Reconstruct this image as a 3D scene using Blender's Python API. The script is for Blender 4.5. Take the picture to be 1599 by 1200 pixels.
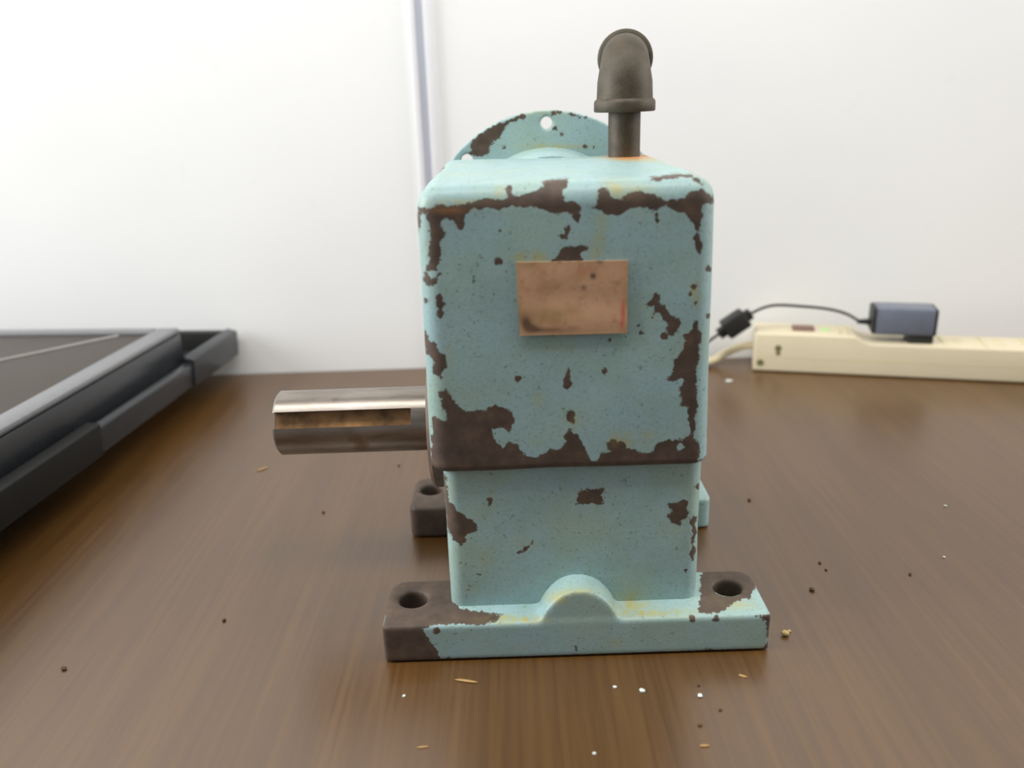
import bpy, bmesh, math, random
import numpy as np
from mathutils import Vector, Matrix, noise

random.seed(7)
for o in list(bpy.data.objects): bpy.data.objects.remove(o)
S = bpy.context.scene
COL = S.collection

# ------------------------------------------------------------------ camera
F = 1294.0; PITCH = math.radians(19.0); ROLL = math.radians(1.9); CAMH = 0.255
fw = np.array([0, math.cos(PITCH), -math.sin(PITCH)])
u0 = np.array([0, math.sin(PITCH), math.cos(PITCH)]); r0 = np.array([1.0, 0, 0])
rt = r0*math.cos(ROLL) - u0*math.sin(ROLL)
up = u0*math.cos(ROLL) + r0*math.sin(ROLL)
CP = np.array([0, 0, CAMH])
cam = bpy.data.cameras.new('camera'); camo = bpy.data.objects.new('camera', cam); COL.objects.link(camo)
cam.sensor_fit = 'HORIZONTAL'; cam.sensor_width = 36.0; cam.lens = F/1599*36.0
cam.clip_start = 0.01
cam.dof.use_dof = True; cam.dof.focus_distance = 0.425; cam.dof.aperture_fstop = 6.0
m = Matrix.Identity(4)
for i in range(3):
    m[i][0] = rt[i]; m[i][1] = up[i]; m[i][2] = -fw[i]; m[i][3] = CP[i]
camo.matrix_world = m
S.camera = camo

def ray(x, y): return fw + rt*(x-799.5)/F - up*(y-600)/F
def atY(x, y, Y): d = ray(x, y); return CP + d*Y/d[1]
def atZ(x, y, Z=0.0): d = ray(x, y); return CP + d*(Z-CAMH)/d[2]
def pix(P):
    q = np.asarray(P) - CP; z = q@fw
    return np.stack([799.5+F*(q@rt)/z, 600-F*(q@up)/z], -1)

# ------------------------------------------------------------------ world, lights, exposure
w = bpy.data.worlds.new('world'); S.world = w; w.use_nodes = True
bg = w.node_tree.nodes['Background']
bg.inputs[0].default_value = (0.93, 0.96, 1.0, 1); bg.inputs[1].default_value = 0.205

def area(name, loc, target, sx, sy, power, color):
    l = bpy.data.lights.new(name, 'AREA'); l.shape = 'RECTANGLE'; l.size = sx; l.size_y = sy
    l.energy = power; l.color = color
    o = bpy.data.objects.new(name, l); COL.objects.link(o); o.location = loc
    o.rotation_euler = (Vector(target)-Vector(loc)).to_track_quat('-Z', 'Y').to_euler()
    return o
area('added_overhead_light', (-0.15, 0.20, 1.05), (-0.15, 0.80, 0.25), 1.7, 0.22, 13, (1.0, 0.985, 0.96))  # unseen lamp, added and tilted to brighten the wall more than the box front
area('window_light', (-1.9, 0.30, 0.75), (0, 0.7, 0.20), 0.9, 1.2, 44, (0.96, 0.985, 1.0))
area('far_window_light', (2.0, 0.30, 0.85), (0, 0.7, 0.20), 0.9, 1.2, 26, (1.0, 0.97, 0.93))

vs = S.view_settings
vs.view_transform = 'Standard'; vs.look = 'None'; vs.gamma = 1.0; vs.use_curve_mapping = False
vs.exposure = 0.0

# ------------------------------------------------------------------ helpers
def srgb(r, g, b):
    def c(v):
        v /= 255.0
        return v/12.92 if v <= 0.04045 else ((v+0.055)/1.055)**2.4
    return (c(r), c(g), c(b), 1.0)

class NT:
    def __init__(self, name):
        self.mat = bpy.data.materials.new(name); self.mat.use_nodes = True
        self.t = self.mat.node_tree; self.b = self.t.nodes['Principled BSDF']
    def n(self, typ, **kw):
        nd = self.t.nodes.new(typ)
        for k, v in kw.items():
            if k.startswith('i_'): nd.inputs[k[2:]].default_value = v
            elif k.startswith('n_'): nd.inputs[int(k[2:])].default_value = v
            else: setattr(nd, k, v)
        return nd
    def l(self, a, b): self.t.links.new(a, b)
    def coord(self): return self.n('ShaderNodeTexCoord').outputs['Object']
    def noise(self, vec, scale, detail=4, rough=0.55, dist=0.0):
        nd = self.n('ShaderNodeTexNoise'); nd.inputs['Scale'].default_value = scale
        nd.inputs['Detail'].default_value = detail; nd.inputs['Roughness'].default_value = rough
        nd.inputs['Distortion'].default_value = dist
        self.l(vec, nd.inputs['Vector']); return nd.outputs['Fac']
    def math(self, op, a, b=None, c=None, clamp=False):
        nd = self.n('ShaderNodeMath', operation=op); nd.use_clamp = clamp
        for i, v in enumerate((a, b, c)):
            if v is None: continue
            if isinstance(v, (int, float)): nd.inputs[i].default_value = v
            else: self.l(v, nd.inputs[i])
        return nd.outputs[0]
    def ramp(self, fac, stops):
        nd = self.n('ShaderNodeValToRGB'); e = nd.color_ramp.elements
        while len(e) < len(stops): e.new(0.5)
        for k, (p, c) in zip(e, stops):
            k.position = p; k.color = c if not isinstance(c, (int, float)) else (c, c, c, 1)
        self.l(fac, nd.inputs[0]); return nd.outputs[0]
    def mix(self, fac, a, b):
        nd = self.n('ShaderNodeMix', data_type='RGBA')
        for sock, v in ((nd.inputs['Factor'], fac), (nd.inputs['A'], a), (nd.inputs['B'], b)):
            pass
        ins = [nd.inputs[0], nd.inputs[6], nd.inputs[7]]
        for sk, v in zip(ins, (fac, a, b)):
            if isinstance(v, (int, float, tuple)): sk.default_value = v
            else: self.l(v, sk)
        return nd.outputs[2]
    def set(self, **kw):
        for k, v in kw.items():
            sk = self.b.inputs[k.replace('_', ' ')]
            if isinstance(v, (int, float, tuple)): sk.default_value = v
            else: self.l(v, sk)
    def bump(self, h, strength=0.3, dist=0.001):
        nd = self.n('ShaderNodeBump'); nd.inputs['Strength'].default_value = strength
        nd.inputs['Distance'].default_value = dist
        self.l(h, nd.inputs['Height']); self.l(nd.outputs[0], self.b.inputs['Normal'])

def plain(name, col, rough=0.5, metal=0.0, nscale=60, namt=0.12, bump=0.0, spec=0.5):
    k = NT(name); v = k.coord(); f = k.noise(v, nscale)
    a = tuple(c*(1-namt) for c in col[:3])+(1,); b = tuple(min(1, c*(1+namt)) for c in col[:3])+(1,)
    k.set(Base_Color=k.ramp(f, [(0.3, a), (0.7, b)]), Roughness=rough, Metallic=metal, Specular_IOR_Level=spec)
    if bump: k.bump(k.noise(v, nscale*8), bump, 0.0005)
    return k.mat

# painted cast iron: vertex attribute wear = (chip field, grime, rust)
def paint_mat():
    k = NT('chipped_paint'); v = k.coord()
    at = k.n('ShaderNodeAttribute', attribute_name='wear')
    sep = k.n('ShaderNodeSeparateColor'); k.l(at.outputs['Color'], sep.inputs[0])
    R, G, B = sep.outputs
    n1 = k.noise(v, 300, 6, 0.7); n2 = k.noise(v, 90, 3)
    e = k.math('ADD', R, k.math('MULTIPLY', k.math('SUBTRACT', n1, 0.5), 1.35))
    chip = k.ramp(e, [(0.48, 0), (0.55, 1)])
    # tiny pits in the paint film
    pit = k.ramp(k.noise(v, 560, 3, 0.6), [(0.63, 0), (0.70, 1)])
    pitzone = k.ramp(k.noise(v, 45, 2), [(0.36, 0.1), (0.6, 1)])
    pit = k.math('MULTIPLY', k.math('MULTIPLY', pit, pitzone), 0.75)
    chip = k.math('MAXIMUM', chip, pit)
    pa = k.ramp(k.noise(v, 28, 5), [(0.3, srgb(148, 178, 183)), (0.5, srgb(152, 180, 180)), (0.7, srgb(155, 179, 169))])
    pa = k.mix(k.ramp(k.noise(v, 700, 3, 0.7), [(0.5, 0), (0.72, 0.30)]), pa, srgb(96, 112, 100))
    pa = k.mix(k.ramp(n2, [(0.42, 0), (0.75, 0.45)]), pa, srgb(138, 164, 146))
    gr = k.math('MULTIPLY', G, k.ramp(k.noise(v, 240, 5, 0.7), [(0.38, 0.1), (0.6, 1.0)]), clamp=True)
    pa = k.mix(gr, pa, srgb(172, 166, 104))
    me = k.ramp(k.noise(v, 160, 5), [(0.25, srgb(66, 54, 46)), (0.55, srgb(84, 69, 58)), (0.8, srgb(104, 84, 66))])
    me = k.mix(k.math('MULTIPLY', gr, 0.5), me, srgb(112, 100, 62))
    c = k.mix(chip, pa, me)
    rs = k.math('MULTIPLY', B, k.ramp(k.noise(v, 200, 4), [(0.2, 0.5), (0.6, 1)]), clamp=True)
    c = k.mix(rs, c, srgb(190, 128, 70))
    ro = k.math('ADD', k.math('MULTIPLY', chip, 0.22), 0.42)
    k.set(Base_Color=c, Roughness=ro, Specular_IOR_Level=0.45)
    h = k.math('ADD', k.math('MULTIPLY', chip, -1.0), k.math('MULTIPLY', k.noise(v, 800, 3), 0.5))
    k.bump(h, 0.30, 0.0004)
    return k.mat

def copper_mat():
    k = NT('stained_copper'); v = k.coord()
    at = k.n('ShaderNodeAttribute', attribute_name='wear')
    sep = k.n('ShaderNodeSeparateColor'); k.l(at.outputs['Color'], sep.inputs[0])
    R, G, B = sep.outputs
    c = k.ramp(k.noise(v, 120, 5), [(0.3, srgb(186, 140, 104)), (0.5, srgb(204, 162, 126)), (0.72, srgb(210, 162, 128))])
    c = k.mix(k.ramp(k.noise(v, 260, 3), [(0.58, 0), (0.75, 0.45)]), c, srgb(160, 100, 76))
    c = k.mix(G, c, srgb(160, 130, 84))
    c = k.mix(k.math('MULTIPLY', R, 0.9), c, srgb(88, 66, 50))
    c = k.mix(B, c, srgb(200, 80, 66))
    k.set(Base_Color=c, Roughness=0.5, Metallic=0.15)
    k.bump(k.noise(v, 300, 3), 0.15, 0.0003)
    return k.mat

def wood_mat():
    k = NT('wood_laminate'); v = k.coord()
    mp = k.n('ShaderNodeMapping'); mp.inputs['Scale'].default_value = (1, 0.05, 1); k.l(v, mp.inputs[0])
    g1 = k.noise(mp.outputs[0], 48, 6, 0.6, 0.4)
    mp2 = k.n('ShaderNodeMapping'); mp2.inputs['Scale'].default_value = (1, 0.03, 1); k.l(v, mp2.inputs[0])
    g2 = k.noise(mp2.outputs[0], 330, 4, 0.6)
    c1 = k.ramp(g1, [(0.28, srgb(82, 54, 21)), (0.5, srgb(90, 61, 25)), (0.72, srgb(97, 67, 30))])
    c2 = k.mix(k.ramp(g2, [(0.35, 0.55), (0.6, 0.0)]), c1, srgb(70, 44, 17))
    k.set(Base_Color=c2, Roughness=k.math('ADD', k.math('MULTIPLY', g2, 0.10), 0.27), Specular_IOR_Level=0.5, IOR=1.85)
    k.bump(g2, 0.05, 0.0002)
    return k.mat

def wall_mat():
    k = NT('white_wall_panel'); v = k.coord()
    c = k.ramp(k.noise(v, 3.0, 3), [(0.3, srgb(232, 232, 231)), (0.7, srgb(238, 238, 236))])
    sm = k.ramp(k.noise(v, 22, 4), [(0.66, 0), (0.80, 0.22)])
    c = k.mix(sm, c, srgb(205, 207, 212))
    k.set(Base_Color=c, Roughness=0.55)
    k.bump(k.noise(v, 500, 2), 0.06, 0.0003)
    return k.mat

M = dict(
    paint=paint_mat(), copper=copper_mat(), wood=wood_mat(), wall=wall_mat(),
    pipe=plain('dark_pipe_iron', srgb(72, 63, 49), 0.55, 0.2, 140, 0.3, 0.35),
    trim=plain('white_moulding', srgb(238, 238, 240), 0.4, 0, 30, 0.02),
    channel=plain('shade_tinted_channel', srgb(196, 199, 211), 0.45, 0, 30, 0.03),  # bluish shade at the white moulding's edge, painted as a lavender tint
    tray=plain('grey_plastic', srgb(44, 46, 49), 0.26, 0, 400, 0.10, 0.08),
    trayblack=plain('black_plastic', srgb(26, 26, 26), 0.42, 0, 300, 0.12, 0.10),
    trayrim=plain('rim_reflection_grey', srgb(112, 112, 114), 0.3, 0, 300, 0.08, 0.08),  # lighter than the tray body: the rim's reflection is put into this colour
    pale_line=plain('pale_grey_line', srgb(150, 146, 140), 0.4, 0, 200, 0.05),
    railblack=plain('matt_black_rubber', srgb(22, 22, 21), 0.55, 0, 300, 0.12, 0.10, 0.3),
    traypanel=plain('brownish_grey_panel', srgb(62, 55, 47), 0.55, 0, 120, 0.12, 0.12),
    cream=plain('cream_plastic', srgb(212, 200, 170), 0.45, 0, 20, 0.03),
    creamdark=plain('aged_cream_groove', srgb(204, 196, 150), 0.5, 0, 90, 0.08),
    switch=plain('brown_rocker', srgb(120, 88, 74), 0.4, 0, 60, 0.08),
    green=plain('green_lens', srgb(176, 220, 140), 0.3, 0, 60, 0.06),
    hole=plain('olive_dirt', srgb(110, 104, 66), 0.7, 0, 300, 0.25),
    black=plain('black_rubber', srgb(34, 34, 32), 0.5, 0, 100, 0.15),
    adapter=plain('charcoal_plastic', srgb(104, 109, 121), 0.35, 0, 100, 0.06),
    creamcord=plain('cream_cord', srgb(224, 210, 174), 0.5, 0, 60, 0.06),
    floor=plain('grey_floor', srgb(120, 116, 110), 0.6, 0, 8, 0.1),
    leg=plain('grey_metal_leg', srgb(96, 96, 98), 0.45, 0.4, 60, 0.06),
)
def steel_mat():
    k = NT('brown_tinted_steel'); v = k.coord()
    mp = k.n('ShaderNodeMapping'); mp.inputs['Scale'].default_value = (0.25, 1, 1); k.l(v, mp.inputs[0])
    c = k.ramp(k.noise(mp.outputs[0], 130, 5), [(0.3, srgb(124, 114, 104)), (0.55, srgb(148, 139, 130)), (0.75, srgb(164, 157, 148))])
    c = k.mix(k.ramp(k.noise(v, 60, 4), [(0.60, 0), (0.74, 0.8)]), c, srgb(112, 84, 56))
    k.set(Base_Color=c, Roughness=0.33, Metallic=0.8)
    k.bump(k.noise(v, 500, 3), 0.08, 0.0002)
    return k.mat
M['steel'] = steel_mat()
M['keyway'] = plain('oily_keyway', srgb(150, 112, 72), 0.5, 0.3, 90, 0.55)
M['crumb_gold'] = plain('gold_crumb', srgb(186, 158, 100), 0.5, 0, 300, 0.2)
M['crumb_brown'] = plain('brown_crumb', srgb(84, 58, 34), 0.7, 0, 300, 0.2)
M['crumb_white'] = plain('pale_crumb', srgb(214, 222, 216), 0.6, 0, 300, 0.1)
M['crumb_straw'] = plain('straw_sliver', srgb(178, 142, 90), 0.6, 0, 300, 0.1)

def finish(o, smooth=True):
    for p in o.data.polygons: p.use_smooth = smooth
def sharp(o, deg=35):
    me = o.data
    bm = bmesh.new(); bm.from_mesh(me)
    for e in bm.edges:
        if len(e.link_faces) == 2 and e.calc_face_angle(0) > math.radians(deg): e.smooth = False
    bm.to_mesh(me); bm.free()

def link(name, me, mat, parent=None):
    o = bpy.data.objects.new(name, me); COL.objects.link(o)
    me.materials.clear(); me.materials.append(M[mat])
    if parent is not None: setparent(o, parent)
    return o
def setparent(o, parent):
    # vertices are made in world coordinates; shift them into the parent's frame
    wl = wloc(parent)
    o.data.transform(Matrix.Translation(-wl)); o.parent = parent
def wloc(o):
    v = Vector(o.location)
    while o.parent: o = o.parent; v = v + o.location
    return v
def thing(name, loc, label, cat, group=None):
    o = bpy.data.objects.new(name, None); COL.objects.link(o); o.location = loc
    o.empty_display_size = 0.02
    tag(o, label, cat, group); return o
def tag(o, label, cat, group=None):
    o['label'] = label; o['category'] = cat
    if group: o['group'] = group
def recenter(o):
    # give a top-level mesh an origin at its base
    vs_ = np.array([v.co for v in o.data.vertices]); c = (vs_.min(0)+vs_.max(0))/2; c[2] = vs_[:, 2].min()
    o.data.transform(Matrix.Translation(-Vector(c))); o.location = c

def bm_obj(name, bm, mat, parent=None, smooth=False, sh=35):
    bmesh.ops.recalc_face_normals(bm, faces=bm.faces)
    me = bpy.data.meshes.new(name); bm.to_mesh(me); bm.free()
    o = link(name, me, mat, parent)
    if smooth: finish(o); sharp(o, sh)
    return o
def box_bm(x0, x1, y0, y1, z0, z1, bev=0.0, seg=2, mw=None, bm=None):
    b = bmesh.new(); bmesh.ops.create_cube(b, size=1)
    for v in b.verts:
        v.co = Vector(((x0+x1)/2+v.co.x*(x1-x0), (y0+y1)/2+v.co.y*(y1-y0), (z0+z1)/2+v.co.z*(z1-z0)))
    if bev: bmesh.ops.bevel(b, geom=b.edges[:], offset=bev, segments=seg, profile=0.5, affect='EDGES')
    if mw is not None: bmesh.ops.transform(b, matrix=mw, verts=b.verts)
    return b
def box(name, x0, x1, y0, y1, z0, z1, mat, parent=None, bev=0.001, mw=None):
    return bm_obj(name, box_bm(x0, x1, y0, y1, z0, z1, bev, 2, mw), mat, parent, True)
def tube(name, pts, rad, mat, parent=None, n=12, caps=True):
    """sweep a circle along pts; rad = number or list"""
    P = [Vector(p) for p in pts]; bm = bmesh.new(); rings = []
    rad = [rad]*len(P) if isinstance(rad, (int, float)) else rad
    prev = None
    for i, p in enumerate(P):
        t = (P[min(i+1, len(P)-1)]-P[max(i-1, 0)]).normalized()
        if prev is None:
            a = Vector((0, 0, 1)) if abs(t.z) < 0.9 else Vector((1, 0, 0)); x = t.cross(a).normalized()
        else: x = (prev - t*prev.dot(t)).normalized()
        prev = x; y = t.cross(x)
        rings.append([bm.verts.new(p+(x*math.cos(q)+y*math.sin(q))*rad[i]) for q in [2*math.pi*k/n for k in range(n)]])
    for a, b in zip(rings, rings[1:]):
        for k in range(n): bm.faces.new((a[k], a[(k+1) % n], b[(k+1) % n], b[k]))
    if caps: bm.faces.new(rings[0]); bm.faces.new(rings[-1])
    return bm_obj(name, bm, mat, parent, True, 40)
def spline(pts, n=8):
    P = [Vector(p) for p in pts]; out = []
    for i in range(len(P)-1):
        a, b, c, d = P[max(i-1, 0)], P[i], P[i+1], P[min(i+2, len(P)-1)]
        for k in range(n):
            t = k/n
            out.append(0.5*((2*b)+(c-a)*t+(2*a-5*b+4*c-d)*t*t+(3*b-a-3*c+d)*t**3))
    out.append(P[-1]); return out

def rounded_block(lo, hi, rad, step):
    """rad = per side radii ((x0,x1),(y0,y1),(z0,z1)); dense grid surface"""
    lo = np.array(lo); hi = np.array(hi)
    N = np.maximum(4, np.ceil((hi-lo)/step).astype(int))
    idx = {}; V = []; Fc = []
    def vid(i, j, k):
        key = (i, j, k)
        if key not in idx: idx[key] = len(V); V.append(key)
        return idx[key]
    nx, ny, nz = N
    for i in range(nx):
        for j in range(ny):
            Fc.append((vid(i, j, 0), vid(i, j+1, 0), vid(i+1, j+1, 0), vid(i+1, j, 0)))
            Fc.append((vid(i, j, nz), vid(i+1, j, nz), vid(i+1, j+1, nz), vid(i, j+1, nz)))
    for i in range(nx):
        for k in range(nz):
            Fc.append((vid(i, 0, k), vid(i+1, 0, k), vid(i+1, 0, k+1), vid(i, 0, k+1)))
            Fc.append((vid(i, ny, k), vid(i, ny, k+1), vid(i+1, ny, k+1), vid(i+1, ny, k)))
    for j in range(ny):
        for k in range(nz):
            Fc.append((vid(0, j, k), vid(0, j, k+1), vid(0, j+1, k+1), vid(0, j+1, k)))
            Fc.append((vid(nx, j, k), vid(nx, j+1, k), vid(nx, j+1, k+1), vid(nx, j, k+1)))
    P = lo + np.array(V)/N*(hi-lo)
    r0_ = np.array([r[0] for r in rad]); r1_ = np.array([r[1] for r in rad])
    Cc = np.clip(P, lo+r0_, hi-r1_); D = P-Cc
    Rr = np.where(D < 0, r0_, r1_)
    U = D/Rr; L = np.linalg.norm(U, axis=1, keepdims=True); mx = np.abs(U).max(1, keepdims=True)
    sc = np.where(L > 1e-9, 1/np.maximum(L, 1e-9), 0)
    P = Cc + U*sc*Rr
    return P, Fc
def mesh_from(name, P, Fc):
    me = bpy.data.meshes.new(name); me.from_pydata([tuple(p) for p in P], [], Fc); me.update(); return me
def remesh(bm, voxel, smooth_it=2):
    me = bpy.data.meshes.new('tmp'); bm.to_mesh(me); bm.free()
    o = bpy.data.objects.new('tmp', me); COL.objects.link(o)
    md = o.modifiers.new('r', 'REMESH'); md.mode = 'VOXEL'; md.voxel_size = voxel
    if smooth_it:
        sm = o.modifiers.new('s', 'SMOOTH'); sm.iterations = smooth_it; sm.factor = 0.5
    dg = bpy.context.evaluated_depsgraph_get()
    out = bpy.data.meshes.new_from_object(o.evaluated_get(dg))
    bpy.data.objects.remove(o); bpy.data.meshes.remove(me)
    return out
def prism_with_holes(outline, holes, d0, d1):
    """2D outline and holes extruded from d0 to d1 along local z"""
    bm = bmesh.new(); loops = [outline]+holes
    layers = []
    for d in (d0, d1):
        edges = []; rings = []
        for lp in loops:
            vs_ = [bm.verts.new((x, y, d)) for x, y in lp]; rings.append(vs_)
            edges += [bm.edges.new((vs_[i], vs_[(i+1) % len(vs_)])) for i in range(len(vs_))]
        bmesh.ops.triangle_fill(bm, edges=edges, use_beauty=True)
        layers.append(rings)
    for a, b in zip(*layers):
        for i in range(len(a)):
            j = (i+1) % len(a); bm.faces.new((a[i], a[j], b[j], b[i]))
    bmesh.ops.recalc_face_normals(bm, faces=bm.faces)
    return bm
def circ(x, y, r, n=32): return [(x+r*math.cos(2*math.pi*k/n), y+r*math.sin(2*math.pi*k/n)) for k in range(n)]

# ------------------------------------------------------------------ wear: outlines of bare patches in photo pixels, baked on the surface
def T(pts, ox, oy, s): return np.array([(ox+x/s, oy+y/s) for x, y in pts])
A = lambda *p: T(p, 630, 260, 3.198)
Bm = lambda *p: T(p, 630, 580, 3.198)
Cb = lambda *p: T(p, 570, 720, 2.351)
Rr4 = lambda *p: T(p, 1000, 270, 5.215)
Fl = lambda *p: T(p, 640, 160, 5.0)
def disc(c, r, n=10):
    rr = random.Random(int(c[0]*7+c[1]))
    return [(c[0]+r*math.cos(6.283*k/n)*rr.uniform(.8, 1.2), c[1]+r*math.sin(6.283*k/n)*rr.uniform(.8, 1.2)) for k in range(n)]
CH_UP = [
 A((75,205),(130,205),(190,195),(260,195),(330,175),(420,160),(500,165),(520,150),(508,110),(520,90),(540,100),(545,140),(575,150),(640,125),(700,100),(685,78),(740,65),(820,60),(815,100),(800,130),(810,170),(860,180),(885,195),(890,260),(870,280),(845,265),(850,240),(800,235),(740,235),(660,205),(600,205),(540,195),(510,205),(480,215),(440,210),(340,215),(330,230),(300,265),(315,285),(290,335),(265,300),(250,275),(230,265),(200,270),(190,300),(215,330),(205,365),(180,375),(195,440),(170,500),(180,540),(170,590),(120,600),(100,575),(110,520),(130,470),(125,400),(140,340),(120,260),(110,235),(60,240)),
 A((55,230),(90,240),(78,330),(55,335)),
 A((930,210),(970,190),(975,110),(1010,100),(1030,130),(1050,160),(1090,165),(1110,130),(1170,120),(1230,140),(1300,165),(1400,160),(1450,120),(1500,115),(1540,150),(1560,190),(1500,190),(1490,290),(1480,330),(1490,420),(1480,450),(1460,420),(1445,360),(1460,330),(1450,290),(1400,230),(1330,215),(1300,190),(1270,220),(1275,270),(1260,290),(1250,260),(1245,215),(1140,205),(1110,240),(1060,250),(1020,245),(990,225),(950,225)),
 Rr4((60,40),(200,20),(330,5),(420,15),(520,90),(505,105),(400,32),(300,40),(200,62),(100,62)),
 A((768,340),(800,330),(800,300),(830,298),(838,330),(820,370),(790,365)),
 A((745,475),(790,420),(820,400),(830,405),(915,385),(922,420),(880,440),(900,465),(900,480)),
 A(*disc((473,472),27)), A(*disc((487,320),9)), A(*disc((350,578),9)), A(*disc((415,490),9)),
 A((162,650),(185,636),(207,680),(203,740),(187,768),(168,730)), A(*disc((115,670),13)),
 A((108,800),(130,870),(160,878),(182,930),(216,938),(212,1010),(185,1058),(148,1040),(143,960),(118,940),(100,860)),
 A((1208,692),(1250,660),(1258,632),(1282,648),(1272,680),(1312,690),(1332,740),(1372,760),(1384,800),(1350,852),(1308,832),(1320,790),(1290,760),(1260,730),(1250,702),(1215,704)),
 A(*disc((1190,835),15)), A(*disc((1300,850),20)), A(*disc((1240,750),10)),
 A((1460,765),(1477,820),(1492,850),(1477,900),(1482,940),(1467,1000),(1462,1100),(1455,1205),(1390,1205),(1380,1150),(1400,1120),(1370,1100),(1316,1065),(1343,1030),(1355,960),(1388,930),(1408,870),(1385,840),(1428,830),(1450,780)),
 A(*disc((1450,600),16)), A(*disc((1455,680),14)), A(*disc((1430,640),10)),
 A((820,993),(837,1020),(832,1060),(847,1090),(820,1117),(788,1105),(793,1070),(808,1040)),
 A(*disc((1003,1025),16)), A(*disc((575,1058),14)), A(*disc((1525,510),15)), A(*disc((1525,750),14)), A(*disc((1030,870),9)), A(*disc((1170,795),9)),
 Bm((178,100),(215,88),(236,130),(256,165),(300,190),(350,205),(420,185),(450,170),(500,185),(545,200),(556,240),(530,302),(490,280),(438,288),(450,340),(500,382),(530,350),(575,360),(590,400),(640,432),(700,417),(730,390),(790,390),(812,350),(798,320),(830,283),(850,310),(882,320),(900,380),(930,442),(965,452),(980,400),(1030,412),(1018,360),(1040,330),(1070,350),(1100,338),(1112,380),(1150,390),(1200,412),(1250,402),(1260,365),(1300,345),(1360,340),(1400,335),(1432,310),(1425,260),(1410,180),(1378,110),(1395,60),(1400,-10),(1468,-10),(1465,200),(1455,330),(1482,360),(1478,430),(1460,500),(1400,530),(1180,540),(850,590),(250,590),(120,590),(128,460),(145,300),(138,220),(200,242),(216,240),(196,170),(178,130)),
 Bm((803,200),(845,193),(862,250),(850,272),(815,240)),
 Bm((1462,468),(1520,412),(1516,432),(1466,482)), Bm(*disc((1420,150),10)),
]
IS_UP = [A((128,528),(168,523),(168,556),(138,560)), Bm(*disc((1383,378),14)), Bm((180,110),(196,170),(218,245),(205,246),(186,200),(170,220),(165,120)),
         A((1368,1075),(1385,1055),(1400,1080),(1385,1110))]
CH_PED = [
 Bm((150,490),(200,505),(216,540),(226,650),(266,690),(310,730),(345,733),(378,800),(320,820),(290,872),(230,822),(205,700),(180,640),(150,640)),
 Bm((880,578),(920,595),(1010,588),(1022,605),(995,617),(1006,660),(930,667),(900,660),(857,682),(870,620)),
 Bm((1308,660),(1360,653),(1412,648),(1427,710),(1402,740),(1375,772),(1328,750),(1318,720),(1340,700)),
 Bm((1430,718),(1463,725),(1463,800),(1452,850),(1457,948),(1428,948),(1435,880),(1446,820),(1434,770)),
 Bm((568,905),(590,885),(620,868),(645,843),(652,865),(620,887),(595,912)),
 Bm(*disc((1468,575),12)), Bm((425,600),(432,600),(440,660),(425,690),(420,680)), Bm(*disc((1410,1000),10)), Bm(*disc((378,1015),10)),
 Cb((300,500),(330,520),(350,560),(300,570)),
]
CH_BASE = [
 Cb((20,420),(40,770),(292,770),(272,700),(240,660),(212,618),(270,602),(370,600),(420,607),(480,592),(505,565),(400,550),(340,540),(310,490),(300,400)),
 Cb((250,622),(270,605),(275,630),(255,640)),
 Cb((280,770),(285,726),(350,718),(430,732),(520,722),(590,732),(690,724),(790,730),(900,722),(1050,714),(1230,704),(1265,688),(1300,702),(1450,692),(1478,670),(1472,585),(1430,575),(1432,566),(1510,566),(1510,740),(900,780)),
 Cb((1225,560),(1235,370),(1310,370),(1410,370),(1440,440),(1420,500),(1360,520),(1300,562)),
 Cb(*disc((1200,580),15)), Cb(*disc((1290,580),14)), Cb((768,680),(780,685),(783,712),(772,712)),
]
CH_FL = [
 Fl((465,420),(478,300),(560,230),(640,185),(780,130),(900,85),(915,110),(850,140),(742,180),(735,240),(680,300),(620,340),(620,420)),
 Fl((340,400),(300,470),(180,600),(120,700),(190,660),(310,500),(330,430)),
 Fl((1240,85),(1300,85),(1390,115),(1380,130),(1280,110)), Fl(*disc((1130,210),20)), Fl(*disc((1190,255),16)), Fl(*disc((740,345),18)), Fl(*disc((1370,350),18)), Fl(*disc((1430,350),14)),
 Fl((1100,65),(1180,72),(1170,100),(1110,95)),
]
# grime / rust: px centre, radii, strength
GR_UP = [((1000,247),(55,7),1.2),((828,402),(26,9),1.6),((938,365),(9,34),.75),((928,395),(14,20),.6),((985,300),(40,12),.8),((960,290),(18,14),.6),((715,318),(50,8),.6),((780,300),(10,14),.6),
         ((958,692),(9,14),1.3),((978,690),(8,14),1.2),((1008,682),(16,10),.6),((840,625),(7,12),.5),((835,690),(12,6),.4),((895,655),(7,16),.7),((1086,455),(8,26),.9),((1018,500),(10,12),.5),((690,330),(18,6),.9),((760,235),(60,4),.35),((900,238),(90,5),.45),((700,560),(5,20),.4),((1000,480),(9,10),.5),((875,545),(40,5),.25)]
GR_PED = [((757,872),(8,14),.5),((770,765),(6,20),.35),((1055,830),(16,8),.5),((780,955),(50,8),.8),((895,930),(30,8),.8),((1030,950),(60,8),.7),((985,935),(20,14),.7),((700,770),(10,30),.5),((820,850),(12,8),.5),((900,800),(60,40),.15)]
GR_BASE = [((800,968),(70,7),1.3),((985,948),(30,16),1.0),((870,935),(22,10),.9),((1040,958),(60,7),.9),((1150,945),(30,7),.9),((1120,925),(22,22),.5),((820,1010),(20,8),.3),((965,1005),(14,10),.35),((1060,985),(20,8),.2),((905,925),(36,7),.7)]
GR_FL = [((870,229),(45,4),1.3),((850,176),(40,4),.6)]
RU_UP = [((983,243),(34,6),2.2),((700,329),(30,5),.45),((960,236),(10,4),.4)]

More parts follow.
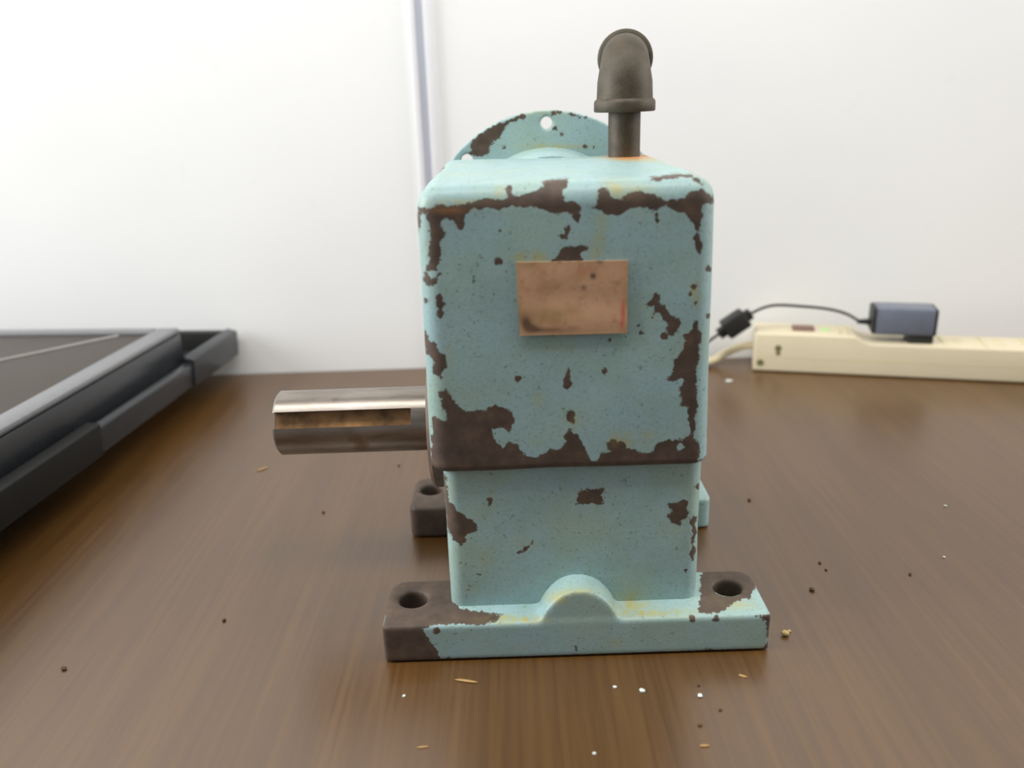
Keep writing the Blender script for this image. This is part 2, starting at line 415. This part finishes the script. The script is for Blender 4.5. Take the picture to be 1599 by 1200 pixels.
def poly_sdf(Q, poly):
    n = len(poly); d = np.full(len(Q), 1e9); inside = np.zeros(len(Q), bool)
    for i in range(n):
        a = poly[i]; b = poly[(i+1) % n]; e = b-a; q = Q-a
        t = np.clip((q@e)/max(e@e, 1e-9), 0, 1); dd = q-t[:, None]*e
        d = np.minimum(d, (dd**2).sum(1))
        c = ((a[1] <= Q[:, 1]) != (b[1] <= Q[:, 1]))
        with np.errstate(divide='ignore', invalid='ignore'):
            xi = a[0]+(Q[:, 1]-a[1])*e[0]/(e[1] if abs(e[1]) > 1e-9 else 1e-9)
        inside ^= c & (Q[:, 0] < xi)
    d = np.sqrt(d); return np.where(inside, -d, d)
def bake_wear(me, chips, islands, grime, rust, sidechip=0.42, allbare=None):
    n = len(me.vertices)
    co = np.empty(n*3); me.vertices.foreach_get('co', co); co = co.reshape(-1, 3)
    no = np.empty(n*3); me.vertices.foreach_get('normal', no); no = no.reshape(-1, 3)
    Q = pix(co); vd = CP-co; vd /= np.linalg.norm(vd, axis=1, keepdims=True)
    face = (no*vd).sum(1)
    s = np.full(n, 40.0)
    for p in chips: s = np.minimum(s, poly_sdf(Q, p))
    for p in islands: s = np.maximum(s, -poly_sdf(Q, p))
    chip = np.clip(0.5-s/16.0, 0, 1)
    # sides the photo does not show: same kind of wear, from noise
    hid = np.where(face < 0.03)[0]
    for i in hid:
        c = Vector(co[i])
        chip[i] = 0.5+1.3*(noise.fractal(c*38, 0.6, 2.0, 4)-sidechip)
    if allbare is not None: chip = np.where(allbare(co), 1.0, chip)
    g = np.zeros(n); r = np.zeros(n)
    for arr, lst in ((g, grime), (r, rust)):
        for (cx, cy), (rx, ry), st in lst:
            arr += st*np.exp(-(((Q[:, 0]-cx)/rx)**2+((Q[:, 1]-cy)/ry)**2)*1.2)*(face > 0)
    at = me.color_attributes.new('wear', 'FLOAT_COLOR', 'POINT')
    buf = np.stack([chip, np.clip(g, 0, 1), np.clip(r, 0, 1), np.ones(n)], 1).astype(np.float32)
    at.data.foreach_set('color', buf.ravel())

# ------------------------------------------------------------------ setting: wall, trim, floor
WY = 0.800
def struct(o): o['kind'] = 'structure'; return o
wl_ = box('wall_back', -4.0, 4.0, WY, WY+0.05, -0.74, 2.6, 'wall', None, 0); struct(wl_)
fl_ = box('floor', -4.0, 4.0, -3.0, WY, -0.79, -0.74, 'floor', None, 0); struct(fl_)
# vertical joint moulding on the wall: left lip, sunk channel, right flat
tr = box('trim_1', -0.0800, -0.0752, WY-0.0045, WY, 0.002, 1.9, 'trim', None, 0.0008); struct(tr)
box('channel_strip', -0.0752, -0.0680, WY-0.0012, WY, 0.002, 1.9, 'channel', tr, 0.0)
box('moulding_flange', -0.0680, -0.0580, WY-0.0034, WY, 0.002, 1.9, 'trim', tr, 0.0008)

# ------------------------------------------------------------------ table
tb = thing('work_table', (0.05, 0.43, -0.74), 'brown wood laminate work table pushed against the white wall', 'table')
box('table_top', -0.78, 0.88, 0.05, WY-0.001, -0.028, 0.0, 'wood', tb, 0.0)
for lx in (-0.70, 0.80):
    for ly in (0.12, 0.72):
        box('leg', lx-0.02, lx+0.02, ly-0.02, ly+0.02, -0.74, -0.028, 'leg', tb, 0.002)

# ------------------------------------------------------------------ gear reducer
GC = Vector((0.027, 0.418, 0.0))
g = thing('gear_reducer', GC, 'worn pale blue cast iron gear reducer with brown bare patches on wooden table', 'gear reducer')
def casting(name, P_or_me, Fc, chips, islands, grime, rust, parent=g, side=0.22, allbare=None):
    me = mesh_from(name, P_or_me, Fc) if Fc is not None else P_or_me
    me.name = name
    bake_wear(me, chips, islands, grime, rust, side, allbare)
    o = link(name, me, 'paint', parent); finish(o); return o

XL, XR, YF, YB = -0.0372, 0.0872, 0.3455, 0.502
P, Fc = rounded_block((XL, YF, 0.0925), (XR, YB, 0.2222), ((.0085, .0085), (.0085, .008), (.004, .0095)), 0.0012)
# slight draft and cast unevenness
cx = (XL+XR)/2
P[:, 0] = cx+(P[:, 0]-cx)*(1+0.030*(0.2222-P[:, 2])/0.13)
for i in range(len(P)):
    v = Vector(P[i]); P[i] += np.array(noise.noise_vector(v*28))*0.0005
casting('housing', P, Fc, CH_UP, IS_UP, GR_UP, RU_UP)
P, Fc = rounded_block((-0.0338, 0.3490, 0.012), (0.0876, 0.497, 0.100), ((.007, .007), (.007, .007), (.003, .003)), 0.0013)
for i in range(len(P)):
    v = Vector(P[i]); P[i] += np.array(noise.noise_vector(v*30))*0.0004
casting('pedestal', P, Fc, CH_PED, [], GR_PED, [])

# base: I-shaped plate with four bolt holes and a rounded boss at the front
BX0, BX1, BT = -0.0655, 0.1193, 0.0204
def rc(cx_, cy_, r, a0, a1, n=5): return [(cx_+r*math.cos(math.radians(a0+(a1-a0)*k/n)), cy_+r*math.sin(math.radians(a0+(a1-a0)*k/n))) for k in range(n+1)]
y0, y1, y2, y3 = 0.3337, 0.3738, 0.4535, 0.4975
xi0, xi1 = -0.034, 0.088
out = [(BX0+.001, y0), (BX1-.001, y0), (BX1, y0+.001)] + rc(BX1-.008, y1-.008, .008, 0, 90) + [(xi1, y1), (xi1, y2)] + \
      rc(BX1-.005, y2+.005, .005, -90, 0) + rc(BX1-.008, y3-.008, .008, 0, 90) + rc(BX0+.008, y3-.008, .008, 90, 180) + \
      rc(BX0+.005, y2+.005, .005, 180, 270) + [(xi0, y2), (xi0, y1)] + rc(BX0+.008, y1-.008, .008, 90, 180) + [(BX0, y0+.001)]
holes = [circ(-0.0527, 0.3568, 0.0071), circ(0.1043, 0.3580, 0.0071), circ(-0.0535, 0.4797, 0.0071), circ(0.1043, 0.4797, 0.0071)]
bm = prism_with_holes(out, holes, 0.0006, BT)
# boss: arch profile extruded backwards from the front edge
prof = [(-.0205, .0150), (.0205, .0150), (.0205, .0206)] + [(.0185-.037*k/24, .0206+.0157*(1-abs(1-2*k/24)**2.3)**0.85) for k in range(25)] + [(-.0205, .0206)]
f0 = [bm.verts.new((0.0283+x, y0+.0004, z)) for x, z in prof]; f1 = [bm.verts.new((0.0283+x, 0.353, z)) for x, z in prof]
bm.faces.new(f0); bm.faces.new(f1[::-1])
for i in range(len(prof)):
    j = (i+1) % len(prof); bm.faces.new((f0[j], f0[i], f1[i], f1[j]))
bmesh.ops.recalc_face_normals(bm, faces=bm.faces)
me = remesh(bm, 0.00115, 3)
def bare_feet(c): return ((c[:, 0] < -0.03) & (c[:, 1] > 0.345)) | ((c[:, 2] < 0.0012))
casting('base_plate', me, None, CH_BASE, [], GR_BASE, [], allbare=bare_feet)

# bearing caps on both sides
def lathe(name, prof, origin, axis, mat, parent, n=48, sh=30):
    """prof = [(distance along axis, radius)]"""
    ax = Vector(axis).normalized(); q = ax.to_track_quat('Z', 'Y').to_matrix()
    bm = bmesh.new(); rings = []
    for d, r in prof:
        rings.append([bm.verts.new(Vector(origin)+q@Vector((r*math.cos(6.283185*k/n), r*math.sin(6.283185*k/n), d))) for k in range(n)])
    for a, b in zip(rings, rings[1:]):
        for k in range(n): bm.faces.new((a[k], a[(k+1) % n], b[(k+1) % n], b[k]))
    bm.faces.new(rings[0]); bm.faces.new(rings[-1])
    return bm_obj(name, bm, mat, parent, True, sh)
SY, SZ, SR = 0.420, 0.0925, 0.0174
M['capmetal'] = plain('bare_brown_iron', srgb(104, 84, 72), 0.6, 0.1, 150, 0.25, 0.4)
lathe('bearing_cap', [(-.012, .0375), (.0065, .0375), (.0082, .036), (.0085, .024), (.0075, .022), (.0075, .019)], (-0.0355, SY, SZ), (-1, 0, 0), 'capmetal', g)
M['bluepaint'] = plain('plain_blue_paint', srgb(150, 184, 186), 0.45, 0, 60, 0.08, 0.3)
lathe('bearing_cap', [(-.012, .040), (.0035, .040), (.0055, .038), (.006, .010)], (0.0865, SY, SZ), (1, 0, 0), 'bluepaint', g)

# output shaft with an open keyway facing the camera side
X0, X1 = -0.1262, -0.030
ka = math.radians(180-25)       # direction of keyway in the (y,z) plane, measured from +y
kd = np.array([math.cos(ka), math.sin(ka)]); kt = np.array([-kd[1], kd[0]])
kw, kdp = 0.0044, 0.0055
ha = math.asin(kw/SR); N = 56
full = [ka+ha+(2*math.pi-2*ha)*k/N for k in range(N+1)]
def ringpts(groove, shrink=0.0):
    pts = [np.array([math.cos(a), math.sin(a)])*(SR-shrink) for a in full]
    e0, e1 = pts[-1], pts[0]
    if groove:
        b = kd*(math.sqrt(SR*SR-kw*kw)-kdp); mid = [b-kt*kw, b-kt*kw*.33, b+kt*kw*.33, b+kt*kw]
    else:
        mid = [np.array([math.cos(a), math.sin(a)])*(SR-shrink) for a in (ka-ha*.999, ka-ha*.33, ka+ha*.33, ka+ha*.999)]
    return pts+mid
bm = bmesh.new()
def addring(x, gr, sh=0.0): return [bm.verts.new((x, SY+p[0], SZ+p[1])) for p in ringpts(gr, sh)]
XK = -0.0535
rings = [addring(X0, True, .0012), addring(X0+.0012, True)] + [addring(X0+.0012+(XK-X0-.0012)*t, True) for t in (.33, .66, 1)]
r2 = [addring(XK+.00001, False), addring(X1, False)]
allr = rings+r2; nn = len(allr[0])
for a, b in zip(allr, allr[1:]):
    for k in range(nn):
        try: bm.faces.new((a[k], a[(k+1) % nn], b[(k+1) % nn], b[k]))
        except ValueError: pass
bm.faces.new(allr[0]); bm.faces.new(allr[-1])
sh_o = bm_obj('output_shaft', bm, 'steel', g, True, 30)
sh_o['label'] = 'bare steel output shaft with open keyway'
b = kd*(math.sqrt(SR*SR-kw*kw)-kdp+.0002)
bm = bmesh.new(); nk = 30; rows = []
for i in range(nk+1):
    x = X0+.0005+(XK-.0005-X0-.0005)*i/nk
    rows.append([bm.verts.new((x, SY+b[0]+kt[0]*kw*s*.98+kd[0]*q, SZ+b[1]+kt[1]*kw*s*.98+kd[1]*q)) for s, q in ((-1, 0), (-.3, .0003*random.random()), (.3, .0003*random.random()), (1, 0))])
for a, c in zip(rows, rows[1:]):
    for k in range(3): bm.faces.new((a[k], a[k+1], c[k+1], c[k]))
bm_obj('keyway_floor', bm, 'keyway', sh_o, True)

# motor flange with eight holes behind, and its neck
FX, FZ, FR, FY = 0.0268, 0.1692, 0.0785, 0.535
hl = [circ(0.0710*math.sin(math.pi/4*k), 0.0710*math.cos(math.pi/4*k), 0.0039, 20) for k in range(8)]
bm = prism_with_holes(circ(0, 0, FR, 96), hl, 0, 0.009)
bmesh.ops.transform(bm, matrix=Matrix.Translation((FX, FY+.009, FZ)) @ Matrix.Rotation(math.radians(90), 4, 'X'), verts=bm.verts)
bmesh.ops.recalc_face_normals(bm, faces=bm.faces)
me = remesh(bm, 0.0012, 1)
casting('motor_flange', me, None, CH_FL, [], GR_FL, [])
nk_ = lathe('flange_neck', [(0, .0535), (.004, .0552), (.03, .0556), (.038, .0562), (.0405, .0566)], (FX, FY-.0395, FZ), (0, 1, 0), 'paint', g, 64)

# copper plate
cor = [atY(x, y, YF-.0009) for x, y in ((806, 410), (981, 407), (979, 520), (812, 524))]
nu, nv = 70, 46; bm = bmesh.new(); V = []
for th in (0, .0008):
    for j in range(nv+1):
        for i in range(nu+1):
            u_, v_ = i/nu, j/nv
            p = (cor[0]*(1-u_)+cor[1]*u_)*(1-v_)+(cor[3]*(1-u_)+cor[2]*u_)*v_
            wob = 0.0004*noise.noise(Vector((u_*3, v_*3, 1)))
            V.append((p[0], p[1]-.0006*v_*v_+wob+th, p[2]))
n1 = (nu+1)*(nv+1); Fc = []
for j in range(nv):
    for i in range(nu):
        a = j*(nu+1)+i; q = (a, a+nu+1, a+nu+2, a+1); Fc.append(q); Fc.append(tuple(n1+k for k in q[::-1]))
edge = [i for i in range(nu+1)]+[(j)*(nu+1)+nu for j in range(1, nv+1)]+[nv*(nu+1)+i for i in range(nu-1, -1, -1)]+[j*(nu+1) for j in range(nv-1, 0, -1)]
for a, c in zip(edge, edge[1:]+edge[:1]): Fc.append((a, c, n1+c, n1+a))
bm.free(); me = mesh_from('nameplate', V, Fc)
at = me.color_attributes.new('wear', 'FLOAT_COLOR', 'POINT'); buf = []
for th in range(2):
    for j in range(nv+1):
        for i in range(nu+1):
            x, y = i/nu*175, j/nv*114       # plate pixels
            G_ = lambda cx_, cy_, rx, ry, s: s*math.exp(-((x-cx_)/rx)**2-((y-cy_)/ry)**2)
            R_ = G_(11, 94, 9, 12, 1.1)+G_(22, 103, 12, 7, .9)+G_(45, 106, 26, 4, .7)+G_(120, 23, 4.5, 4.5, 1.4)+G_(105, 41, 4, 4, .8)+G_(130, 1, 5, 3, .8)+G_(85, 104, 12, 5, .3)
            Gg = G_(45, 85, 40, 14, .7)+G_(20, 4, 14, 6, .5)+G_(158, 35, 8, 5, .6)+G_(172, 60, 4, 60, .4)+G_(3, 60, 4, 60, .3)+G_(60, 110, 60, 4, .5)
            B_ = G_(168, 80, 3, 14, .5)+G_(166, 99, 3, 7, .7)+G_(100, 15, 14, 8, .15)
            if y < 100 and x > 164: B_ += G_(168, 78, 3.5, 20, .35)
            buf += [min(1, R_), min(1, Gg), min(1, B_), 1]
at.data.foreach_set('color', buf)
o = link('nameplate', me, 'copper', g); finish(o); sharp(o, 50); o['label'] = 'blank worn copper coloured plate'

# breather pipe: nipple and elbow turned away from the front
EX, EY = 0.0672, 0.482
nip = lathe('pipe_nipple', [(0, .0089), (.032, .0089)], (EX, EY, 0.2185), (0, 0, 1), 'pipe', g, 32)
pts = []; rad = []
for z, r_ in ((.2462, .0150), (.2463, .0164), (.2470, .0169), (.2512, .0169), (.2524, .0164), (.2532, .0154), (.2570, .0152), (.2620, .0150)):
    pts.append((EX, EY, z)); rad.append(r_)
for k in range(1, 10):
    a = math.radians(90*k/9); pts.append((EX, EY+.0125*(1-math.cos(a)), .2620+.0125*math.sin(a))); rad.append(.0150-.0022*math.sin(a))
for y_, r_ in ((.0150, .0130), (.0185, .0132), (.0190, .0150), (.0195, .0156), (.0250, .0156), (.0255, .0150), (.0255, .0095), (.0180, .0092)):
    pts.append((EX, EY+y_, .2745)); rad.append(r_)
EA = math.radians(-8.0); ER = Matrix.Translation((EX, EY, 0)) @ Matrix.Rotation(EA, 4, 'Z') @ Matrix.Translation((-EX, -EY, 0))
# build with explicit frames so repeated centres are fine
bm = bmesh.new(); n = 40; rg = []
for i, (p, r_) in enumerate(zip(pts, rad)):
    if i < 8: a = 0
    elif i < 17: a = math.radians(90*(i-7)/9)
    else: a = math.pi/2
    yv = Vector((0, math.cos(a), -math.sin(a)))
    rg.append([bm.verts.new(Vector(p)+(Vector((1, 0, 0))*math.cos(6.283185*k/n)+yv*math.sin(6.283185*k/n))*r_) for k in range(n)])
for a, c in zip(rg, rg[1:]):
    for k in range(n): bm.faces.new((a[k], a[(k+1) % n], c[(k+1) % n], c[k]))
bm.faces.new(rg[0]); bm.faces.new(rg[-1])
bmesh.ops.transform(bm, matrix=ER, verts=bm.verts)
bm_obj('pipe_elbow', bm, 'pipe', g, True, 40)

# ------------------------------------------------------------------ dark grey desktop unit at the left
TA = Vector((-0.3028, 0.4332, 0)); ty = math.atan2(0.0934, 0.9956)
TM = Matrix.Translation(TA) @ Matrix.Rotation(-ty, 4, 'Z')      # local: y = along (s), x = -o
tu = thing('desktop_tray_unit', (TA.x-0.15, TA.y+0.12, 0), 'dark grey plastic tray with raised rim and stepped side rail by the wall', 'tray')
def tbox(name, o0, o1, s0, s1, z0, z1, mat, bev=0.0015, parent=tu):
    return box(name, -o1, -o0, s0, s1, z0, z1, mat, parent, bev, TM)
S0 = -0.16
tbox('body', 0.0185, 0.36, S0, 0.285, 0.024, 0.0665, 'tray', 0.002)
tbox('underbody', 0.05, 0.34, S0+.03, 0.26, 0.004, 0.024, 'trayblack', 0.002)
for a in (0.07, 0.31):
    for c in (S0+.06, 0.23): tbox('foot', a, a+.02, c, c+.02, 0.0, 0.005, 'trayblack', 0.001)
tbox('rim', 0.0185, 0.0385, S0, 0.285, 0.0665, 0.0714, 'trayrim', 0.0022)
tbox('rim', 0.0385, 0.36, 0.270, 0.285, 0.0665, 0.0714, 'trayrim', 0.0022)
tbox('panel', 0.0390, 0.355, S0+.002, 0.2695, 0.0665, 0.0685, 'traypanel', 0.0005)
# thin pale raised line running diagonally over the panel
p0, p1 = Vector((-0.067, 0.268, 0.0688)), Vector((-0.30, -0.04, 0.0688)) if False else Vector((-0.140, 0.181, 0.0688))
d = (p1-p0); p1 = p0+d*2.6
tube('pale_line', [TM @ p0, TM @ p1], 0.0012, 'pale_line', tu, 8)
tbox('back_floor', 0.0125, 0.36, 0.286, 0.352, 0.024, 0.030, 'black', 0.001)
tbox('back_plate', 0.0110, 0.36, 0.350, 0.360, 0.024, 0.0485, 'black', 0.001)
tbox('rail_base', 0.006, 0.020, S0, 0.352, 0.024, 0.034, 'trayblack', 0.001)
def rail(name, s0, s1, o0, o1, zo, zi, mat):
    b_ = box_bm(-o1, -o0, s0, s1, 0.0222, zo, 0.0)
    for v in b_.verts:
        if v.co.z > zo-1e-5 and v.co.x < -(o0+o1)/2: v.co.z = zi
        if v.co.z < 0.0225: v.co.x -= 0.002
    bmesh.ops.bevel(b_, geom=b_.edges[:], offset=0.0016, segments=3, profile=0.5, affect='EDGES')
    bmesh.ops.transform(b_, matrix=TM, verts=b_.verts)
    return bm_obj(name, b_, mat, tu, True)
rail('rail_segment', 0.266, 0.362, 0.0, 0.0105, 0.0470, 0.0500, 'tray')
rail('rail_segment', 0.117, 0.2655, 0.0022, 0.0090, 0.0430, 0.0450, 'tray')
rail('rail_segment', S0, 0.1165, 0.0, 0.0105, 0.0470, 0.0480, 'railblack')

# ------------------------------------------------------------------ power strip
PS = Vector((0.2315, 0.7548, 0)); pang = math.atan2(-0.0607, 0.225)
PM = Matrix.Translation(PS) @ Matrix.Rotation(pang, 4, 'Z')     # local x along strip, y back
ps = thing('power_strip', PM @ Vector((0.2, 0.02, 0)), 'cream plastic power strip lying along the white wall', 'power strip')
L, D = 0.42, 0.0425
side = [(0, 0.0008), (L, 0.0008), (L, .0375), (L-.086, .0375), (L-.104, .0312), (.104, .0312), (.097, .0330), (.090, .0372), (.086, .0378), (0, .0378)]
bm = bmesh.new()
fa = [bm.verts.new((x, 0, z)) for x, z in side]; fb = [bm.verts.new((x, D, z)) for x, z in side]
bm.faces.new(fa); bm.faces.new(fb[::-1])
for i in range(len(side)): j = (i+1) % len(side); bm.faces.new((fa[j], fa[i], fb[i], fb[j]))
bmesh.ops.recalc_face_normals(bm, faces=bm.faces)
bmesh.ops.bevel(bm, geom=[e for e in bm.edges if e.calc_face_angle(0) > 0.3], offset=0.0018, segments=3, profile=0.5, affect='EDGES')
bmesh.ops.transform(bm, matrix=PM, verts=bm.verts)
bm_obj('strip_body', bm, 'cream', ps, True, 30)
def pbox(name, x0, x1, y0_, y1_, z0, z1, mat, bev=0.0006, parent=ps): return box(name, x0, x1, y0_, y1_, z0, z1, mat, parent, bev, PM)
pbox('rocker_switch', .0345, .0545, .014, .030, .0372, .0400, 'switch', .0008)
pbox('indicator_lamp', .0610, .0680, .016, .026, .0372, .0388, 'green', .0008)
pbox('seam_line', .002, L-.002, -.0002, .0006, .0148, .0153, 'creamdark', 0)
for x in (.075, .082): pbox('ridge', x, x+.002, .006, .036, .0372, .0384, 'creamdark', .0003)
for i in range(5): pbox('outlet_divider', .1655+.034*i, .1675+.034*i, .004, .038, .0306, .0318, 'creamdark', .0003)
for i in range(5):
    for yy in (.014, .026):
        pbox('outlet_slot', .1760+.034*i, .1840+.034*i, yy, yy+.002, .0309, .0315, 'creamdark', 0)
for x, z, r_ in ((.0219, .0240, .0035), (.0220, .0190, .0025), (.0065, .0090, .0038)):
    lathe('screw_hole', [(0, r_), (.0009, r_*.8)], PM @ Vector((x, .0005, z)), PM.to_3x3() @ Vector((0, -1, 0)), 'hole', ps, 14)
cs = [PM @ Vector((.003, .020, .020)), PM @ Vector((-.010, .022, .0185)), Vector((.2085, .777, .0115)), Vector((.1950, .774, .0052)), Vector((.150, .764, .0042)), Vector((.09, .750, .0042)), Vector((.03, .762, .0042)), Vector((.012, .782, .0042)), Vector((.004, .8005, .0042))]
tube('supply_cord', spline(cs), 0.0041, 'creamcord', ps, 12)

# ------------------------------------------------------------------ wall adapter with its thin cord
ad = thing('power_adapter', PM @ Vector((.131, .02, .0312)), 'black plug-in power adapter with thin cord, standing on the cream power strip', 'adapter')
pbox('adapter_body', .1045, .1570, .006, .034, .0385, .0640, 'adapter', .0032, ad)
pbox('plug_block', .1350, .1565, .008, .030, .0313, .0390, 'black', .0012, ad)
pbox('label_panel', .1110, .1545, .0055, .0064, .0415, .0612, 'adapter', .0002, ad)
pbox('end_cap', .1030, .1085, .0065, .0335, .0390, .0635, 'black', .0022, ad)
pbox('end_cap', .1548, .1580, .0065, .0335, .0390, .0635, 'black', .0014, ad)
st = PM @ Vector((.1035, .020, .0475))
tube('strain_relief', [st, st+Vector((-.012, .001, .0005))], [.0032, .0020], 'black', ad, 12)
fp0, fp1 = Vector((.2265, .765, .0530)), Vector((.2035, .765, .0375))
cc = [st+Vector((-.010, .001, .0005)), Vector((.318, .762, .0525)), Vector((.2989, .762, .0577)), Vector((.276, .762, .0607)), Vector((.2532, .763, .0624)), Vector((.240, .764, .0598)), fp0]
tube('adapter_cord', spline(cc), 0.0014, 'black', ad, 10)
dv = (fp1-fp0).normalized(); ang = math.atan2(dv.z, dv.x)
FMx = Matrix.Translation((fp0+fp1)/2) @ Matrix.Rotation(-ang, 4, 'Y')
box('ferrite_block', -.0118, .0118, -.0085, .0085, -.0090, .0090, 'black', ad, .0022, FMx)
box('ferrite_collar', -.0175, -.0110, -.0045, .0045, -.0048, .0048, 'black', ad, .0012, FMx)
box('ferrite_collar', .0110, .0185, -.0045, .0045, -.0048, .0048, 'black', ad, .0012, FMx)
c2 = [fp1+(fp1-fp0).normalized()*-.002, fp1+dv*.010, Vector((.1830, .766, .0225)), Vector((.160, .760, .0060)), Vector((.12, .742, .0016)), Vector((.07, .730, .0016)), Vector((.035, .735, .0020)), Vector((.020, .738, .0045))]
tube('cord_tail', spline(c2), 0.0014, 'black', ad, 10)
tube('barrel_connector', [(.022, .7376, .0045), (.010, .7402, .0045), (-.006, .7436, .0045), (-.0062, .7437, .0045), (-.016, .7458, .0045)], [.0030, .0043, .0043, .0026, .0026], 'black', ad, 14)

# ------------------------------------------------------------------ crumbs on the table
def crumb(name, x, y, size, mat, label, group, stretch=1.0, flat=0.6, rot=0.0):
    p = atZ(x, y, 0.0); bm = bmesh.new(); bmesh.ops.create_icosphere(bm, subdivisions=2, radius=1)
    sd = Vector((x*.13, y*.17, 3))
    for v in bm.verts: v.co *= 1+0.35*noise.noise(v.co*1.6+sd)
    Mx = Matrix.Rotation(rot, 4, 'Z') @ Matrix.Diagonal((size*stretch, size, size*flat, 1))
    bmesh.ops.transform(bm, matrix=Mx, verts=bm.verts)
    zmin = min(v.co.z for v in bm.verts)
    for v in bm.verts: v.co.z -= zmin
    me = bpy.data.meshes.new(name); bm.to_mesh(me); bm.free()
    o = link(name, me, mat); o.location = (p[0], p[1], 0); finish(o)
    tag(o, label, 'crumb', group)
crumb('gold_crumb', 1226, 993, .0017, 'crumb_gold', 'shiny gold crumb beside the right front foot of the gear reducer', 'crumbs on the table', 1.2, .8)
crumb('gold_crumb', 1232, 987, .0009, 'crumb_gold', 'tiny gold speck touching the shiny gold crumb by the foot', 'crumbs on the table')
rfoot = 'dark brown crumb on the table beyond the gold crumb, near the right front foot'
front = 'tiny brown speck on the table in front of the blue base plate'
shaftside = 'tiny brown speck on the bare table between the dark tray and the gear reducer'
for x, y, s, lab in ((1268, 923, .0013, 'largest ' + rfoot), (1280, 880, .0009, 'tiny ' + rfoot), (1290, 891, .0007, 'tiny ' + rfoot),
                     (1170, 782, .0012, 'brown crumb on the table beside the rear right foot of the gear reducer'),
                     (1421, 898, .0008, 'tiny brown speck on the open table on the power strip side'),
                     (1093, 1134, .0008, front), (1125, 1110, .0007, front), (1091, 1071, .0007, front),
                     (350, 970, .0010, shaftside), (505, 801, .0010, shaftside),
                     (100, 1046, .0012, 'larger dark brown crumb on the table in front of the dark tray'),
                     (623, 728, .0009, 'tiny brown speck on the table just below the steel shaft')):
    crumb('brown_crumb', x, y, s, 'crumb_brown', lab, 'brown crumbs on the table', 1.3, .6, x)
pf = 'tiny white paint flake on the table in front of the blue base plate'
po = 'tiny white speck on the open table on the power strip side'
for x, y, s, lab in ((1003, 1080, .0012, 'bright white paint flake, largest of those in front of the base plate'), (1093, 1088, .0011, pf), (960, 1074, .0008, pf),
                     (631, 1088, .0007, 'tiny white speck on the table in front of the bare brown foot'),
                     (1474, 871, .0007, po), (1476, 791, .0008, po), (928, 1178, .0007, pf)):
    crumb('pale_crumb', x, y, s, 'crumb_white', lab, 'pale crumbs on the table', 1.2, .5, y)
crumb('pale_crumb', 1138, 596, .0022, 'crumb_white', 'pale crumb on the table near the end of the cream power strip', 'pale crumbs on the table', 1.5, .4)
for x, y, s, st_, ro, lab in ((728, 1065, .0008, 7.0, -.25, 'long straw coloured sliver on the table just in front of the base plate'),
                              (1100, 1166, .0006, 3.5, 0, 'short straw coloured sliver on the table well in front of the gear reducer'),
                              (1160, 1057, .0007, 3.0, -.5, 'short tilted straw sliver in front of the right front foot'),
                              (409, 734, .0009, 5.0, .7, 'pale straw sliver on the table beyond the end of the steel shaft'),
                              (660, 1168, .0005, 5.0, 0.1, 'thin straw scratch-like sliver at the table front below the brown foot')):
    crumb('straw_sliver', x, y, s, 'crumb_straw', lab, 'slivers on the table', st_, .5, ro)
